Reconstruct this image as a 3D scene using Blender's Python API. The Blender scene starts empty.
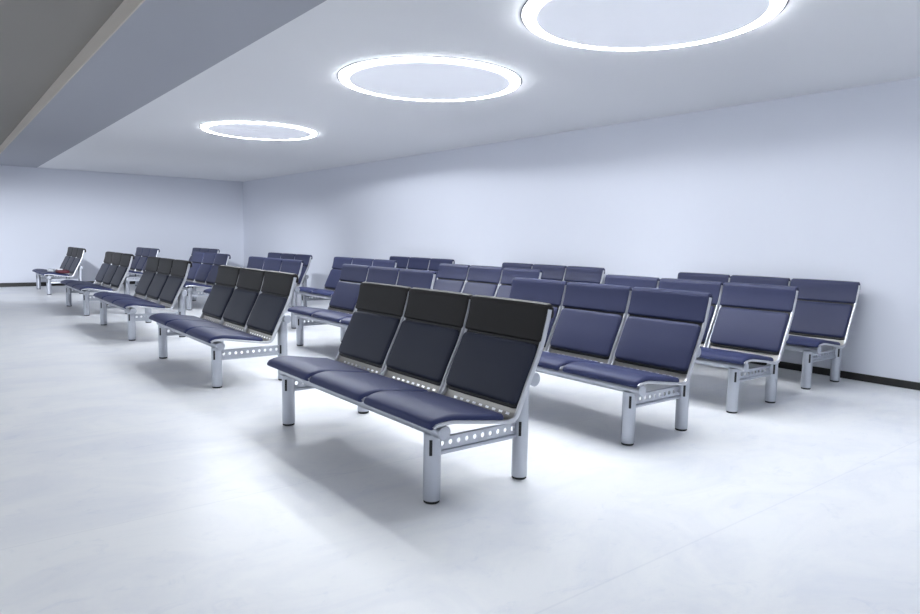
import bpy, bmesh, math
from math import sin, cos, pi, radians, sqrt, hypot
from mathutils import Vector, Matrix

C = bpy.context.scene.collection

# ------------------------------------------------------------------ helpers
def link(name, bm, mats, parent=None, smooth=True):
    me = bpy.data.meshes.new(name)
    bmesh.ops.recalc_face_normals(bm, faces=bm.faces)
    bm.to_mesh(me); bm.free()
    if not isinstance(mats, (list, tuple)): mats = [mats]
    for m in mats: me.materials.append(m)
    if smooth:
        for p in me.polygons: p.use_smooth = True
        me.set_sharp_from_angle(angle=radians(38))
    o = bpy.data.objects.new(name, me)
    C.objects.link(o)
    if parent: o.parent = parent
    return o

def tag(o, label, cat, group=None):
    o['label'] = label; o['category'] = cat
    if group: o['group'] = group
    return o

def thing(name, label, cat, loc=(0, 0, 0), group=None):
    o = bpy.data.objects.new(name, None); C.objects.link(o)
    o.location = loc; o.empty_display_size = .2
    return tag(o, label, cat, group)

def struct(name, bm, m, smooth=False):
    o = link(name, bm, m, None, smooth); o['kind'] = 'structure'
    return o

def add_box(bm, x0, x1, y0, y1, z0, z1, bevel=0, seg=2, mat=0):
    vs = [bm.verts.new((x, y, z)) for z in (z0, z1) for y in (y0, y1) for x in (x0, x1)]
    fs = [bm.faces.new([vs[i] for i in q]) for q in
          ((0, 2, 3, 1), (4, 5, 7, 6), (0, 1, 5, 4), (2, 6, 7, 3), (0, 4, 6, 2), (1, 3, 7, 5))]
    for f in fs: f.material_index = mat
    if bevel:
        es = list({e for f in fs for e in f.edges})
        bmesh.ops.bevel(bm, geom=es, offset=bevel, segments=seg, profile=.5, affect='EDGES')

def add_lathe(bm, prof, origin, axis='Z', n=32):
    """prof: (radius, height) pairs; closed with caps where radius is zero"""
    rings = []
    ox, oy, oz = origin
    for r, h in prof:
        if r < 1e-6:
            p = {'Z': (ox, oy, oz + h), 'Y': (ox, oy + h, oz)}[axis]
            rings.append([bm.verts.new(p)])
        else:
            ring = []
            for i in range(n):
                a = 2 * pi * i / n
                p = {'Z': (ox + r * cos(a), oy + r * sin(a), oz + h),
                     'Y': (ox + r * cos(a), oy + h, oz + r * sin(a))}[axis]
                ring.append(bm.verts.new(p))
            rings.append(ring)
    for a, b in zip(rings, rings[1:]):
        for i in range(n):
            j = (i + 1) % n
            if len(a) == 1: bm.faces.new((a[0], b[j], b[i]))
            elif len(b) == 1: bm.faces.new((a[i], a[j], b[0]))
            else: bm.faces.new((a[i], a[j], b[j], b[i]))

def spline(pts, n):
    """Catmull-Rom resampled evenly by arc length; returns points and left normals"""
    P = [Vector(p) for p in pts]
    P = [P[0] * 2 - P[1]] + P + [P[-1] * 2 - P[-2]]
    dense = []
    for i in range(1, len(P) - 2):
        p0, p1, p2, p3 = P[i - 1:i + 3]
        for k in range(24):
            t = k / 24
            dense.append(.5 * ((2 * p1) + (p2 - p0) * t + (2 * p0 - 5 * p1 + 4 * p2 - p3) * t * t
                               + (3 * p1 - p0 - 3 * p2 + p3) * t ** 3))
    dense.append(P[-2].copy())
    L = [0]
    for a, b in zip(dense, dense[1:]): L.append(L[-1] + (b - a).length)
    def at(s):
        s = min(max(s, 0), L[-1])
        lo = 0
        for i in range(len(L) - 1):
            if L[i + 1] >= s: lo = i; break
        t = (s - L[lo]) / max(L[lo + 1] - L[lo], 1e-9)
        p = dense[lo].lerp(dense[lo + 1], t)
        i0, i1 = max(lo - 2, 0), min(lo + 3, len(dense) - 1)
        d = (dense[i1] - dense[i0]).normalized()
        return p, Vector((-d.y, d.x))
    if n is None: return at, L[-1]
    return [at(L[-1] * i / (n - 1)) for i in range(n)]

# ------------------------------------------------------------------ materials
def mat(name, base, rough=.5, metal=0, spec=.5, coat=0, coat_rough=.1):
    m = bpy.data.materials.new(name); m.use_nodes = True
    b = m.node_tree.nodes['Principled BSDF']
    b.inputs['Base Color'].default_value = (*base, 1)
    b.inputs['Roughness'].default_value = rough
    b.inputs['Metallic'].default_value = metal
    b.inputs['Specular IOR Level'].default_value = spec
    b.inputs['Coat Weight'].default_value = coat
    b.inputs['Coat Roughness'].default_value = coat_rough
    return m

def bump(m, scale, strength, dist=.002, detail=4):
    nt = m.node_tree; b = nt.nodes['Principled BSDF']
    tc = nt.nodes.new('ShaderNodeTexCoord')
    no = nt.nodes.new('ShaderNodeTexNoise'); no.inputs['Scale'].default_value = scale; no.inputs['Detail'].default_value = detail
    bu = nt.nodes.new('ShaderNodeBump'); bu.inputs['Strength'].default_value = strength; bu.inputs['Distance'].default_value = dist
    nt.links.new(tc.outputs['Object'], no.inputs['Vector'])
    nt.links.new(no.outputs['Fac'], bu.inputs['Height'])
    nt.links.new(bu.outputs['Normal'], b.inputs['Normal'])
    return m

M = {}
M['leather'] = bump(mat('navy_leather', (.029, .037, .105), .5, spec=.26), 420, .25, .0006)
M['leather_back'] = bump(mat('dark_navy_leather', (.030, .0355, .086), .46, spec=.28), 420, .25, .0006)
M['shaded_back_leather'] = bump(mat('shaded_back_leather', (.023, .027, .047), .48, spec=.3), 420, .25, .0006)  # A-line back pads: navy leather darkened, their shade put into the colour
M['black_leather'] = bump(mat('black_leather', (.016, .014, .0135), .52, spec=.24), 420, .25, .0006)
M['backing'] = mat('black_pad_backing', (.008, .008, .010), .5)
M['alu'] = bump(mat('satin_aluminium', (.49, .51, .56), .36, metal=.7), 90, .03, .0005)
M['shell'] = mat('silver_painted_steel', (.47, .455, .435), .34, metal=.75)
M['rim'] = mat('silver_rim_paint', (.56, .57, .60), .34, metal=.7)
M['rubber'] = mat('black_rubber', (.008, .008, .009), .6)
M['wall'] = bump(mat('white_wall_paint', (.70, .72, .79), .6, spec=.3), 60, .08, .001)
M['ceil'] = mat('white_ceiling_paint', (.87, .875, .89), .8, spec=.2)
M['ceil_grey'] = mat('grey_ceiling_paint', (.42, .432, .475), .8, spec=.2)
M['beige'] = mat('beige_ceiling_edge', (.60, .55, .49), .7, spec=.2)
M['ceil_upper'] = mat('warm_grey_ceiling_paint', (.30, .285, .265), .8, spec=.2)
M['skirting'] = mat('black_skirting', (.010, .009, .008), .45)
M['disc'] = mat('lamp_disc_diffuser', (.82, .84, .90), .6, spec=.3)
_b = M['disc'].node_tree.nodes['Principled BSDF']; _b.inputs['Emission Color'].default_value = (.88, .92, 1, 1); _b.inputs['Emission Strength'].default_value = .25
M['trim'] = mat('lamp_trim_grey', (.16, .165, .18), .5, metal=.3)
M['red'] = bump(mat('dark_red_cloth', (.085, .010, .020), .6), 60, .3, .002)
M['paper'] = mat('white_paper', (.75, .75, .78), .6)
M['greyplastic'] = mat('grey_plastic', (.42, .44, .47), .4)

def emission(name, col, strength):
    m = bpy.data.materials.new(name); m.use_nodes = True
    nt = m.node_tree; nt.nodes.remove(nt.nodes['Principled BSDF'])
    e = nt.nodes.new('ShaderNodeEmission')
    e.inputs['Color'].default_value = (*col, 1); e.inputs['Strength'].default_value = strength
    nt.links.new(e.outputs[0], nt.nodes['Material Output'].inputs['Surface'])
    return m
RING_L = 36.0
LED_W, LED_CONE, LED_BLEND = (7.0, 9.0, 26.0), (166.0, 166.0, 170.0), .08
M['glow'] = emission('lamp_diffuser_glow', (.93, .965, 1.0), RING_L)

def floor_mat():
    m = mat('white_marbled_floor', (.84, .85, .88), .35, spec=.28)
    nt = m.node_tree; b = nt.nodes['Principled BSDF']; N = nt.nodes.new; K = nt.links.new
    tc = N('ShaderNodeTexCoord')
    # broad cloudy marbling
    mp = N('ShaderNodeMapping'); mp.inputs['Scale'].default_value = (.9, 1.5, 1); mp.inputs['Rotation'].default_value = (0, 0, .5)
    K(tc.outputs['Object'], mp.inputs['Vector'])
    n1 = N('ShaderNodeTexNoise'); n1.inputs['Scale'].default_value = 1.6; n1.inputs['Detail'].default_value = 9; n1.inputs['Roughness'].default_value = .68; n1.inputs['Distortion'].default_value = .8
    K(mp.outputs[0], n1.inputs['Vector'])
    r1 = N('ShaderNodeValToRGB')
    r1.color_ramp.elements[0].position = .30; r1.color_ramp.elements[0].color = (.80, .815, .86, 1)
    r1.color_ramp.elements[1].position = .56; r1.color_ramp.elements[1].color = (.895, .90, .91, 1)
    K(n1.outputs['Fac'], r1.inputs['Fac'])
    # thin vein flecks
    n2 = N('ShaderNodeTexNoise'); n2.inputs['Scale'].default_value = 5.5; n2.inputs['Detail'].default_value = 7; n2.inputs['Roughness'].default_value = .72; n2.inputs['Distortion'].default_value = 1.3
    K(mp.outputs[0], n2.inputs['Vector'])
    r2 = N('ShaderNodeValToRGB')
    r2.color_ramp.elements[0].position = .31; r2.color_ramp.elements[0].color = (.925, .935, .962, 1)
    r2.color_ramp.elements[1].position = .43; r2.color_ramp.elements[1].color = (1, 1, 1, 1)
    K(n2.outputs['Fac'], r2.inputs['Fac'])
    mx = N('ShaderNodeMix'); mx.data_type = 'RGBA'; mx.blend_type = 'MULTIPLY'; mx.inputs['Factor'].default_value = 1
    K(r1.outputs[0], mx.inputs['A']); K(r2.outputs[0], mx.inputs['B'])
    # faint sheet joints
    br = N('ShaderNodeTexBrick'); br.offset = 0
    br.inputs['Color1'].default_value = (1, 1, 1, 1); br.inputs['Color2'].default_value = (.985, .985, .99, 1); br.inputs['Mortar'].default_value = (.93, .935, .95, 1)
    br.inputs['Scale'].default_value = 1; br.inputs['Mortar Size'].default_value = .006; br.inputs['Mortar Smooth'].default_value = .6
    br.inputs['Brick Width'].default_value = 12; br.inputs['Row Height'].default_value = 1.5
    mp2 = N('ShaderNodeMapping'); mp2.inputs['Location'].default_value = (3, .05, 0)
    K(tc.outputs['Object'], mp2.inputs['Vector']); K(mp2.outputs[0], br.inputs['Vector'])
    mx2 = N('ShaderNodeMix'); mx2.data_type = 'RGBA'; mx2.blend_type = 'MULTIPLY'; mx2.inputs['Factor'].default_value = 1
    K(mx.outputs['Result'], mx2.inputs['A']); K(br.outputs['Color'], mx2.inputs['B'])
    K(mx2.outputs['Result'], b.inputs['Base Color'])
    rr = N('ShaderNodeMapRange'); rr.inputs['To Min'].default_value = .28; rr.inputs['To Max'].default_value = .44
    K(n1.outputs['Fac'], rr.inputs['Value']); K(rr.outputs[0], b.inputs['Roughness'])
    return m
M['floor'] = floor_mat()

# ------------------------------------------------------------------ room
XW, YW, HC = 6.493, 17.48, 2.591          # right wall, back wall, ceiling
XS, XL = 1.932, 1.096                     # white ceiling edge, drop of the grey bulkhead
X0, Y0 = -5.5, -5.0                       # the room runs on to the left and behind the camera
UP = .12

bm = bmesh.new(); add_box(bm, X0, XW + .2, Y0, YW + .2, -.15, 0); struct('floor', bm, M['floor'])
bm = bmesh.new(); add_box(bm, XW, XW + .2, Y0, YW + .2, 0, HC + .4); struct('wall_right', bm, M['wall'])
bm = bmesh.new(); add_box(bm, X0, XW, YW, YW + .2, 0, HC + .4); struct('wall_back', bm, M['wall'])

LAMPS = [(3.542, 2.69, .778), (3.589, 5.057, .812), (3.557, 8.92, .752)]

# white ceiling with a round opening for each lamp: strips of quads around each hole
def ceiling_with_holes():
    bm = bmesh.new()
    n = 96
    ys = [Y0] + [None] * 0
    edges = []
    cuts = [Y0]
    for (cx, cy, R), nxt in zip(LAMPS, LAMPS[1:] + [None]):
        lo = cy - R - .12; hi = cy + R + .12
        cuts += [lo, hi]
    cuts.append(YW)
    def quad(x0, x1, y0, y1, z):
        bm.faces.new([bm.verts.new(p) for p in ((x0, y0, z), (x1, y0, z), (x1, y1, z), (x0, y1, z))])
    for i in range(0, len(cuts), 2): quad(XS, XW, cuts[i], cuts[i + 1], HC)
    for i, (cx, cy, R) in enumerate(LAMPS):
        y0, y1 = cuts[1 + 2 * i], cuts[2 + 2 * i]
        ring = []; outer = []
        for k in range(n):
            a = 2 * pi * k / n
            d = (cos(a), sin(a))
            ring.append(bm.verts.new((cx + R * d[0], cy + R * d[1], HC)))
            ts = []
            if d[0] > 1e-9: ts.append((XW - cx) / d[0])
            if d[0] < -1e-9: ts.append((XS - cx) / d[0])
            if d[1] > 1e-9: ts.append((y1 - cy) / d[1])
            if d[1] < -1e-9: ts.append((y0 - cy) / d[1])
            t = min(ts)
            outer.append(bm.verts.new((cx + t * d[0], cy + t * d[1], HC)))
        corners = [(XW, y1), (XS, y1), (XS, y0), (XW, y0)]
        for k in range(n):
            j = (k + 1) % n
            A, B = outer[k].co, outer[j].co
            poly = [ring[k], outer[k]]
            if abs(A.x - B.x) > 1e-6 and abs(A.y - B.y) > 1e-6:
                c = min(corners, key=lambda q: hypot(q[0] - (A.x + B.x) / 2, q[1] - (A.y + B.y) / 2))
                poly.append(bm.verts.new((c[0], c[1], HC)))
            poly += [outer[j], ring[j]]
            bm.faces.new(poly)
        # recess wall and top
        up = [bm.verts.new((v.co.x, v.co.y, HC + .10)) for v in ring]
        for k in range(n):
            j = (k + 1) % n
            bm.faces.new((ring[k], ring[j], up[j], up[k]))
        bm.faces.new(up)
    return bm
struct('ceiling', ceiling_with_holes(), M['ceil'])
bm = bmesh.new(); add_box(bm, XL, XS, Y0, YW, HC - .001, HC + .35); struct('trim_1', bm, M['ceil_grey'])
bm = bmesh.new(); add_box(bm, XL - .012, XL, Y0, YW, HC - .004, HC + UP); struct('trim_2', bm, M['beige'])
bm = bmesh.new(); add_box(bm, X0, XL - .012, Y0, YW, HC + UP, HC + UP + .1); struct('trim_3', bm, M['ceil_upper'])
bm = bmesh.new(); add_box(bm, XW - .014, XW, Y0, YW, 0, .066, .003); struct('baseboard_right', bm, M['skirting'])
bm = bmesh.new(); add_box(bm, X0, XW - .014, YW - .014, YW, 0, .085, .003); struct('baseboard_back', bm, M['skirting'])

# ------------------------------------------------------------------ ceiling lights
def ring_lathe(bm, prof, n=96):
    """closed loop of (radius, z) swept about Z"""
    rings = []
    for r, z in prof: rings.append([bm.verts.new((r * cos(2 * pi * k / n), r * sin(2 * pi * k / n), z)) for k in range(n)])
    for a, b in zip(rings, rings[1:] + rings[:1]):
        for k in range(n):
            j = (k + 1) % n
            bm.faces.new((a[k], a[j], b[j], b[k]))

LL = ['largest round ceiling light with glowing rim, nearest the camera, cut by the top edge',
      'middle round ceiling light with glowing rim, between the largest and the smallest',
      'smallest round ceiling light with glowing rim, farthest away near the back wall']
for (cx, cy, R), lab, LW, LC in zip(LAMPS, LL, LED_W, LED_CONE):
    t = thing('ceiling_light', lab, 'ceiling light', (cx, cy, HC), 'round ceiling lights')
    ri = R * .882
    bm = bmesh.new()
    add_lathe(bm, [(0, -.022), (ri - .010, -.022), (ri - .003, -.020), (ri, -.016), (ri, -.006), (ri - .03, .0), (0, .0)], (0, 0, 0), 'Z', 96)
    link('light_disc', bm, M['disc'], t)
    bm = bmesh.new()
    rm, rw = (ri + R) / 2 - .004, (R - ri) / 2 - .006
    ring_lathe(bm, [(ri + .003, -.006), (ri + .02, -.010), (R - .034, -.016), (R - .024, -.018), (R - .016, -.016), (R - .013, -.010), (R - .013, .03), (ri + .003, .03)])
    link('glowing_ring', bm, M['glow'], t)
    bm = bmesh.new()
    ring_lathe(bm, [(R - .007, -.0045), (R + .003, -.0055), (R + .007, -.003), (R + .006, .0), (R - .001, .0), (R - .001, .03), (R - .006, .03)])
    link('trim_ring', bm, M['trim'], t)
    # the downward LEDs of the ring
    for k in range(6):
        a = 2 * pi * (k + .5) / 6
        ld = bpy.data.lights.new('ring_led', 'SPOT'); lo = bpy.data.objects.new('ring_led', ld); C.objects.link(lo)
        ld.energy = LW; ld.color = (.90, .945, 1.0); ld.spot_size = radians(LC); ld.spot_blend = LED_BLEND; ld.shadow_soft_size = .04
        lo.parent = t; lo.location = (rm * cos(a), rm * sin(a), -.045)

# ------------------------------------------------------------------ the bench
P = .605                                    # seat pitch
LEN = 3 * P
LEGV, DEP = .132, .541
RIM = [(-.080, .380), (-.070, .389), (-.040, .393), (.017, .395), (.10, .383), (.172, .372), (.25, .360), (.314, .351), (.362, .346),
       (.392, .354), (.412, .385), (.436, .44), (.478, .53), (.520, .614), (.555, .695), (.573, .755), (.588, .808), (.596, .842), (.599, .858)]

def sweep_rect(bm, path, v0, v1, h, r=.005, h0=.016, back=.003):
    """rounded rectangle bar along a (u,z) path between v0 and v1, depth h"""
    w = v1 - v0; vc = (v0 + v1) / 2
    sec = []
    for sx, sy, a0 in ((1, 1, 0), (-1, 1, 90), (-1, -1, 180), (1, -1, 270)):
        for k in range(3):
            a = radians(a0 + 45 * k)
            sec.append((sx * (w / 2 - r) + r * cos(a), sy * (h / 2 - r) + r * sin(a)))
    rings = []
    for p, nrm in path:
        f = min(max((p.x - .30) / .12, 0), 1); k = (h0 + (h - h0) * f) / h; o = -back
        rings.append([bm.verts.new((p.x + nrm.x * (b * k + o), vc + a, p.y + nrm.y * (b * k + o))) for a, b in sec])
    for A, B in zip(rings, rings[1:]):
        for i in range(len(sec)):
            j = (i + 1) % len(sec)
            bm.faces.new((A[i], A[j], B[j], B[i]))
    bm.faces.new(rings[0]); bm.faces.new(rings[-1][::-1])

def pad_mesh(base, T, v0, v1, rc=.035, re=.016, crown=.006, off=0, back=False, ns=22):
    """upholstered slab on a (u,z) base curve; grows towards the left normal of the curve"""
    at, L = spline(base, None)
    W = v1 - v0
    def knots(Ltot, n):
        e = [0, .08 * re, .25 * re, .5 * re, .8 * re, 1.1 * re]
        mid = [e[-1] + (Ltot - 2 * e[-1]) * i / n for i in range(1, n)]
        return e + mid + [Ltot - x for x in e[::-1]]
    S, V = knots(L, ns), knots(W, 14)
    bm = bmesh.new()
    def shape(s, v):
        # rounded plan corners
        sc = min(max(s, rc), L - rc); vc = min(max(v, rc), W - rc)
        a, b = (s - sc) / rc, (v - vc) / rc
        a2, b2 = a * sqrt(max(1 - b * b / 2, 0)), b * sqrt(max(1 - a * a / 2, 0))
        s2, v2 = sc + rc * a2, vc + rc * b2
        if abs(a) > 0 or abs(b) > 0: d = rc - hypot(a2, b2) * rc if (abs(a) > 0 and abs(b) > 0) else rc - max(abs(a2), abs(b2)) * rc
        else: d = min(sc, L - sc, vc, W - vc)
        d = max(d, 0)
        q = min(d / re, 1)
        f = sqrt(max(1 - (1 - q) ** 2, 0))
        cr = crown * (1 - (2 * v2 / W - 1) ** 4) * (1 - (2 * s2 / L - 1) ** 4)
        return s2, v2, f, cr
    top, bot = [], []
    for s in S:
        rt, rb = [], []
        for v in V:
            s2, v2, f, cr = shape(s, v)
            p, n = at(s2)
            ht = off + T * .45 + T * .55 * f + cr
            hb = off + T * .45 - T * .45 * f
            rt.append(bm.verts.new((p.x + n.x * ht, v0 + v2, p.y + n.y * ht)))
            rb.append(bm.verts.new((p.x + n.x * hb, v0 + v2, p.y + n.y * hb)))
        top.append(rt); bot.append(rb)
    for i in range(len(S) - 1):
        for j in range(len(V) - 1):
            bm.faces.new((top[i][j], top[i + 1][j], top[i + 1][j + 1], top[i][j + 1]))
            bm.faces.new((bot[i][j], bot[i][j + 1], bot[i + 1][j + 1], bot[i + 1][j]))
    bmesh.ops.remove_doubles(bm, verts=bm.verts, dist=1e-5)
    return bm

def sub_path(u0, z0, u1, z1, pts): return [(u0, z0)] + pts + [(u1, z1)]

SEAT_BASE = [(-.072, .361), (-.064, .373), (-.045, .381), (.017, .388), (.10, .377), (.172, .366), (.25, .355), (.332, .344)]
BACK_BASE = [(.428, .398), (.448, .437), (.489, .527), (.528, .606), (.561, .683)]
HEAD_BASE = [(.559, .698), (.578, .757), (.590, .806), (.596, .845), (.598, .857), (.602, .865), (.609, .865), (.613, .857), (.615, .840), (.614, .812)]

def shell_mesh():
    bm = bmesh.new()
    path = spline(RIM, 200)
    off = -.010
    v0, v1 = .022, P - .022
    ncol = 44
    vs = []
    for p, n in path:
        vs.append([bm.verts.new((p.x + n.x * off, v0 + (v1 - v0) * j / ncol, p.y + n.y * off)) for j in range(ncol + 1)])
    for i in range(len(path) - 1):
        z = path[i][0].y; u = path[i][0].x
        slot_row = (.361 < z < .367 and u > .38)
        for j in range(ncol):
            if slot_row and 3 < j < ncol - 4 and j % 4 in (0, 1): continue
            bm.faces.new((vs[i][j], vs[i + 1][j], vs[i + 1][j + 1], vs[i][j + 1]))
    g = bm.faces[:]
    r = bmesh.ops.solidify(bm, geom=g, thickness=.004)
    return bm

def beam_mesh(v):
    """perforated channel between the two legs of a pair"""
    bm = bmesh.new()
    x0, x1 = .030, DEP - .030
    z0, z1 = .232, .288
    th = .005
    nh = 10
    cell = (x1 - x0) / nh
    r = .0125
    zc = (z0 + z1) / 2 + .002
    for side in (v - th / 2, v + th / 2):
        for i in range(nh):
            a0, a1 = x0 + i * cell, x0 + (i + 1) * cell
            cx = (a0 + a1) / 2
            m = 16
            ring, outer = [], []
            for k in range(m):
                a = 2 * pi * k / m + pi / m
                d = (cos(a), sin(a))
                t = min((cell / 2) / abs(d[0]), ((z1 - zc) if d[1] > 0 else (zc - z0)) / abs(d[1]))
                ring.append(bm.verts.new((cx + r * d[0], side, zc + r * d[1])))
                outer.append(bm.verts.new((cx + t * d[0], side, zc + t * d[1])))
            cs = [(a1, z1), (a0, z1), (a0, z0), (a1, z0)]
            for k in range(m):
                j = (k + 1) % m
                A, B = outer[k].co, outer[j].co
                poly = [ring[k], outer[k]]
                if abs(A.x - B.x) > 1e-6 and abs(A.z - B.z) > 1e-6:
                    c = min(cs, key=lambda q: hypot(q[0] - (A.x + B.x) / 2, q[1] - (A.z + B.z) / 2))
                    poly.append(bm.verts.new((c[0], side, c[1])))
                poly += [outer[j], ring[j]]
                bm.faces.new(poly)
    # hole walls
    for i in range(nh):
        cx = x0 + (i + .5) * cell
        m = 16
        A = [bm.verts.new((cx + r * cos(2 * pi * k / m + pi / m), v - th / 2, zc + r * sin(2 * pi * k / m + pi / m))) for k in range(m)]
        B = [bm.verts.new((q.co.x, v + th / 2, q.co.z)) for q in A]
        for k in range(m):
            j = (k + 1) % m
            bm.faces.new((A[k], A[j], B[j], B[k]))
    bmesh.ops.remove_doubles(bm, verts=bm.verts, dist=1e-5)
    # flanges above and below the web
    add_box(bm, x0, x1, v - .013, v + .013, z0 - .018, z0, .003)
    add_box(bm, x0, x1, v - .010, v + .010, z1, z1 + .006, .002)
    return bm

def leg_mesh(x, v, h):
    bm = bmesh.new()
    r = .0395
    add_lathe(bm, [(0, .012), (r - .003, .012), (r, .015), (r, h - .004), (r - .004, h), (0, h)], (x, v, 0), 'Z', 40)
    return bm

def foot_mesh(x, v):
    bm = bmesh.new()
    add_lathe(bm, [(0, 0), (.034, 0), (.037, .003), (.037, .0125), (0, .0125)], (x, v, 0), 'Z', 36)
    return bm

def slot_mesh(x, v, z):
    bm = bmesh.new()
    add_box(bm, -.0068, .0068, -.004, .0015, z - .036, z + .036, .0012)
    a = radians(-45)              # the slot looks out of the leg's outer front quarter
    R = Matrix.Translation((x, v, 0)) @ Matrix.Rotation(a, 4, 'Z') @ Matrix.Translation((0, -.0395, 0))
    bmesh.ops.transform(bm, matrix=R, verts=bm.verts)
    return bm

def tube_mesh(x, z, r):
    bm = bmesh.new()
    add_lathe(bm, [(0, .054), (r, .054), (r, LEN - .054), (0, LEN - .054)], (x, 0, z), 'Y', 36)
    return bm

def cap_mesh(x, z, r, near):
    bm = bmesh.new()
    y, s = (.054, -1) if near else (LEN - .054, 1)
    add_lathe(bm, [(0, 0), (r, 0), (r + .001, s * .002), (r + .001, s * .008), (r - .003, s * .012), (0, s * .013)], (x, y, z), 'Y', 36)
    return bm

def make_bench():
    t = thing('waiting_bench', '', 'bench')
    for x, z, r, nm in ((.002, .338, .031, 'front_tube'), (.548, .516, .032, 'rear_tube')):
        tb = link(nm, tube_mesh(x, z, r), M['alu'], t)
        for near in (True, False): link('end_cap', cap_mesh(x, z, r + .002, near), M['alu'], tb)
    for v in (LEGV, LEN - LEGV):
        for x, h, sz in ((0, .322, .262), (DEP, .508, .262)):
            lg = link('leg', leg_mesh(x, v, h), M['alu'], t)
            link('foot', foot_mesh(x, v), M['rubber'], lg)
            link('slot', slot_mesh(x, v, sz), M['rubber'], lg)
        link('cross_beam', beam_mesh(v), M['alu'], t)
    def place(o, k): o.location = (0, k * P, 0); return o
    path = spline(RIM, 64)
    sh = shell_mesh(); r0, r1 = bmesh.new(), bmesh.new()
    sweep_rect(r0, path, .008, .024, .026); sweep_rect(r1, path, P - .024, P - .008, .026)
    pieces = dict(
        seat_shell=(sh, M['shell']),
        seat_pad=(pad_mesh(SEAT_BASE, .036, .015, P - .010, rc=.022, re=.018, crown=.006), M['leather']),
        back_pad=(pad_mesh(BACK_BASE, .032, .026, P - .016, rc=.035, re=.017, crown=.007, off=.004), M['leather_back']),
        head_pad=(pad_mesh(HEAD_BASE, .021, .013, P - .006, rc=.012, re=.012, crown=.003, ns=34), M['leather_back']),
    )
    back = {}
    first = {}
    for k in range(3):
        for nm, (b, m) in pieces.items():
            if k == 0:
                first[nm] = link(nm, b, m, t)
                if nm == 'seat_shell':
                    first['rims'] = [link('side_rim', r0, M['rim'], first[nm]), link('side_rim', r1, M['rim'], first[nm])]
                if nm == 'back_pad':
                    first['bk'] = link('pad_backing', pad_mesh([(.4215, .386)] + BACK_BASE[1:-1] + [(.561, .683), (.572, .715)], .013, .014, P - .006, rc=.03, re=.005, crown=0, off=.001), M['backing'], first[nm])
                if nm == 'seat_pad':
                    first['sb'] = link('pad_backing', pad_mesh(SEAT_BASE[2:], .008, .018, P - .018, rc=.03, re=.004, crown=0, off=.0), M['backing'], first[nm])
            else:
                o = first[nm].copy(); C.objects.link(o); o.parent = t; place(o, k)
                subs = first['rims'] if nm == 'seat_shell' else [first['bk']] if nm == 'back_pad' else [first['sb']] if nm == 'seat_pad' else []
                for s in subs:
                    c = s.copy(); C.objects.link(c); c.parent = o
    # brackets that carry the shells on the two tubes
    for k in range(3):
        for s in (.17, P - .17):
            bm = bmesh.new(); v = k * P + s
            add_box(bm, .480, .535, v - .02, v + .02, .497, .535, .004)
            link('bracket', bm, M['alu'], t)
    return t

def copy_tree(o, parent=None):
    c = o.copy(); C.objects.link(c)
    if parent: c.parent = parent
    for ch in list(o.children): copy_tree(ch, c)
    return c

BENCHES = [
 ('A1', 1.741, 2.265, 'three-seat navy bench with black head pads nearest the camera in the front line'),
 ('A2', 1.726, 5.120, 'second navy bench with black head pads from the camera in the front line'),
 ('A3', 1.740, 8.005, 'third navy bench with black head pads from the camera in the front line'),
 ('A4', 1.745, 10.80, 'fourth navy bench with black head pads, just right of the bench holding the red bag'),
 ('A5', 1.768, 14.839, 'far left navy bench by the back wall with a dark red bag on its seat'),
 ('B1', 3.198, 2.309, 'three-seat navy bench directly behind the nearest bench, its right seat fully in view'),
 ('B2', 3.159, 5.166, 'second line navy bench whose left seat shows between the two nearest front line benches'),
 ('B3', 3.158, 8.061, 'second line navy bench showing only three head pads behind the second front line bench'),
 ('B4', 3.205, 10.90, 'second line navy bench directly behind the third front line bench, seat partly in view'),
 ('B5', 3.183, 15.083, 'small far navy bench by the back wall, between third and fourth front line benches'),
 ('C1', 4.439, 2.365, 'third line navy bench at right with pale lit right backrest, second nearest the wall'),
 ('C2', 4.509, 5.107, 'third line navy bench in the middle, just behind the head pads of the nearest bench'),
 ('C3', 4.471, 7.884, 'third line navy bench whose left seat shows behind the second line bench'),
 ('C4', 4.482, 10.565, 'third line navy bench, rearmost of three overlapping backs behind second front line bench'),
 ('C5', 4.441, 15.097, 'tiny farthest navy bench by the back wall, head pads peeking over a nearer bench'),
 ('D1', 5.720, 2.442, 'navy bench at the far right standing right against the long side wall'),
 ('D2', 5.706, 5.255, 'middle one of the three navy benches along the long side wall'),
 ('D3', 5.722, 8.217, 'farthest of the three navy benches along the long side wall'),
]
proto = make_bench()
black_head = shaded_back = None
for i, (code, x, y, lab) in enumerate(BENCHES):
    b = proto if i == 0 else copy_tree(proto)
    b.location = (x, y, 0)
    tag(b, lab, 'bench', 'three-seat waiting benches')
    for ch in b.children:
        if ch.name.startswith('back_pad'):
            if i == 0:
                if shaded_back is None:
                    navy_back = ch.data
                    shaded_back = navy_back.copy(); shaded_back.materials[0] = M['shaded_back_leather']
                ch.data = shaded_back
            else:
                ch.data = shaded_back if code[0] == 'A' else navy_back
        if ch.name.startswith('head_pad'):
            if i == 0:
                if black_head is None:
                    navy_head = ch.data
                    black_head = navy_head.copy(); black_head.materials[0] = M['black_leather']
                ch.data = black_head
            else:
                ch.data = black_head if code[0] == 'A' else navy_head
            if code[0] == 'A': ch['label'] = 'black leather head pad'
            elif 'label' in ch: del ch['label']

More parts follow.
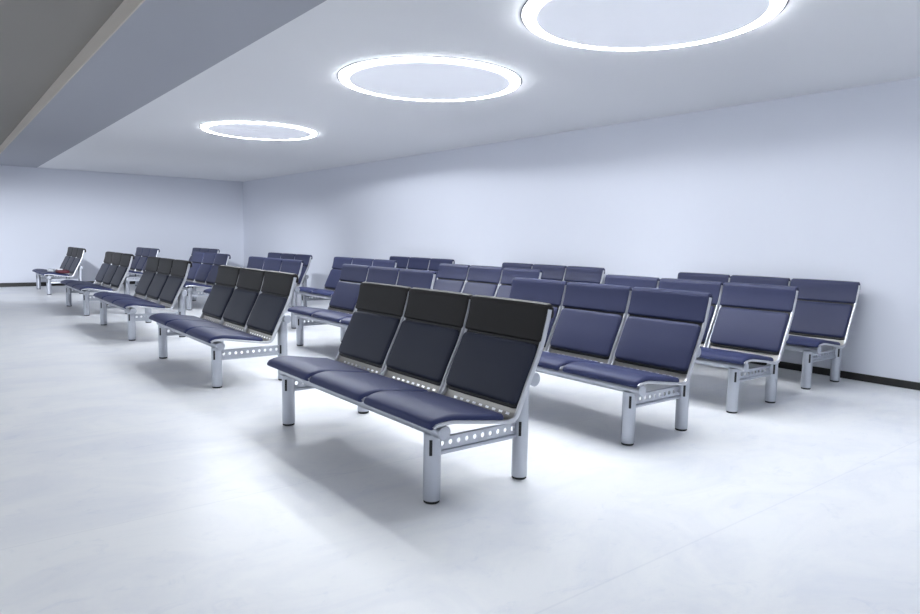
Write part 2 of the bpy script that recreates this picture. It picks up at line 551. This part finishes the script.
# ------------------------------------------------------------------ things left on the far bench
ax, ay = 1.768, 14.839
bm = bmesh.new()
add_box(bm, -.10, .10, -.11, .11, 0, .07, .022, 3)
for v in bm.verts:
    v.co.z *= 1 + .12 * sin(v.co.y * 18)
bag = link('bag', bm, M['red'])
bag.location = (ax + .235, ay + .135, .409); bag.rotation_euler = (0, radians(4), radians(8))
tag(bag, 'small dark red bag with white patches lying on the far left bench', 'bag')
for dy, w in ((.06, .04), (-.04, .06)):
    bm = bmesh.new(); add_box(bm, -.10, -.02, dy - w / 2, dy + w / 2, .060, .084, .004)
    p = link('patch', bm, M['paper'], bag); p['label'] = 'white patch'
bm = bmesh.new(); add_box(bm, -.055, .055, -.075, .075, 0, .05, .012, 3)
bx = link('pouch', bm, M['greyplastic'])
bx.location = (ax + .065, ay + .33, .432); bx.rotation_euler = (0, radians(5), radians(-12))
tag(bx, 'small grey pouch lying beside the dark red bag on the far left bench', 'pouch')

# ------------------------------------------------------------------ light
w = bpy.data.worlds.new('World'); bpy.context.scene.world = w; w.use_nodes = True
bg = w.node_tree.nodes['Background']
bg.inputs['Color'].default_value = (.80, .88, 1.0, 1); bg.inputs['Strength'].default_value = 1.0
# added fill spots, out of frame left, brightening left floor and back wall
for x, y, wt, cone in ((-1.7, 1.5, 55, 166), (-1.7, 7.5, 70, 166), (-1.7, 15.3, 80, 170)):
    ld = bpy.data.lights.new('left_fill', 'SPOT'); lo = bpy.data.objects.new('left_fill', ld); C.objects.link(lo)
    ld.energy = wt; ld.color = (.88, .93, 1.0); ld.spot_size = radians(cone); ld.spot_blend = .06; ld.shadow_soft_size = .2
    lo.location = (x, y, HC - .02)

# added unseen fill spot that brightens the far end of the room
ld = bpy.data.lights.new('far_end_fill', 'SPOT'); lo = bpy.data.objects.new('far_end_fill', ld); C.objects.link(lo)
ld.energy = 1500; ld.color = (.88, .93, 1.0); ld.spot_size = radians(84); ld.spot_blend = .7; ld.shadow_soft_size = .1
lo.location = (.2, 8.6, HC - .06); lo.scale = (1, .31, 1)
lo.rotation_euler = (radians(90 - 14.5), 0, radians(-22))

# ------------------------------------------------------------------ camera
F, PITCH, YAW, ROLL, H = 674.87, radians(5.647), radians(38.1774), radians(1.0687), 1.0751 * 1.1
fw = Vector((sin(YAW) * cos(PITCH), cos(YAW) * cos(PITCH), -sin(PITCH)))
r = Vector((cos(YAW), -sin(YAW), 0)); u = r.cross(fw)
r2 = cos(ROLL) * r + sin(ROLL) * u; u2 = -sin(ROLL) * r + cos(ROLL) * u
cd = bpy.data.cameras.new('Camera'); cam = bpy.data.objects.new('Camera', cd); C.objects.link(cam)
mw = Matrix((r2, u2, -fw)).transposed().to_4x4(); mw.translation = (0, 0, H)
cam.matrix_world = mw
cd.sensor_fit = 'HORIZONTAL'; cd.sensor_width = 36; cd.lens = F / 920 * 36
cd.clip_start = .05
bpy.context.scene.camera = cam
vs = bpy.context.scene.view_settings
vs.view_transform = 'Standard'; vs.look = 'None'; vs.gamma = 1; vs.use_curve_mapping = False
vs.exposure = .2
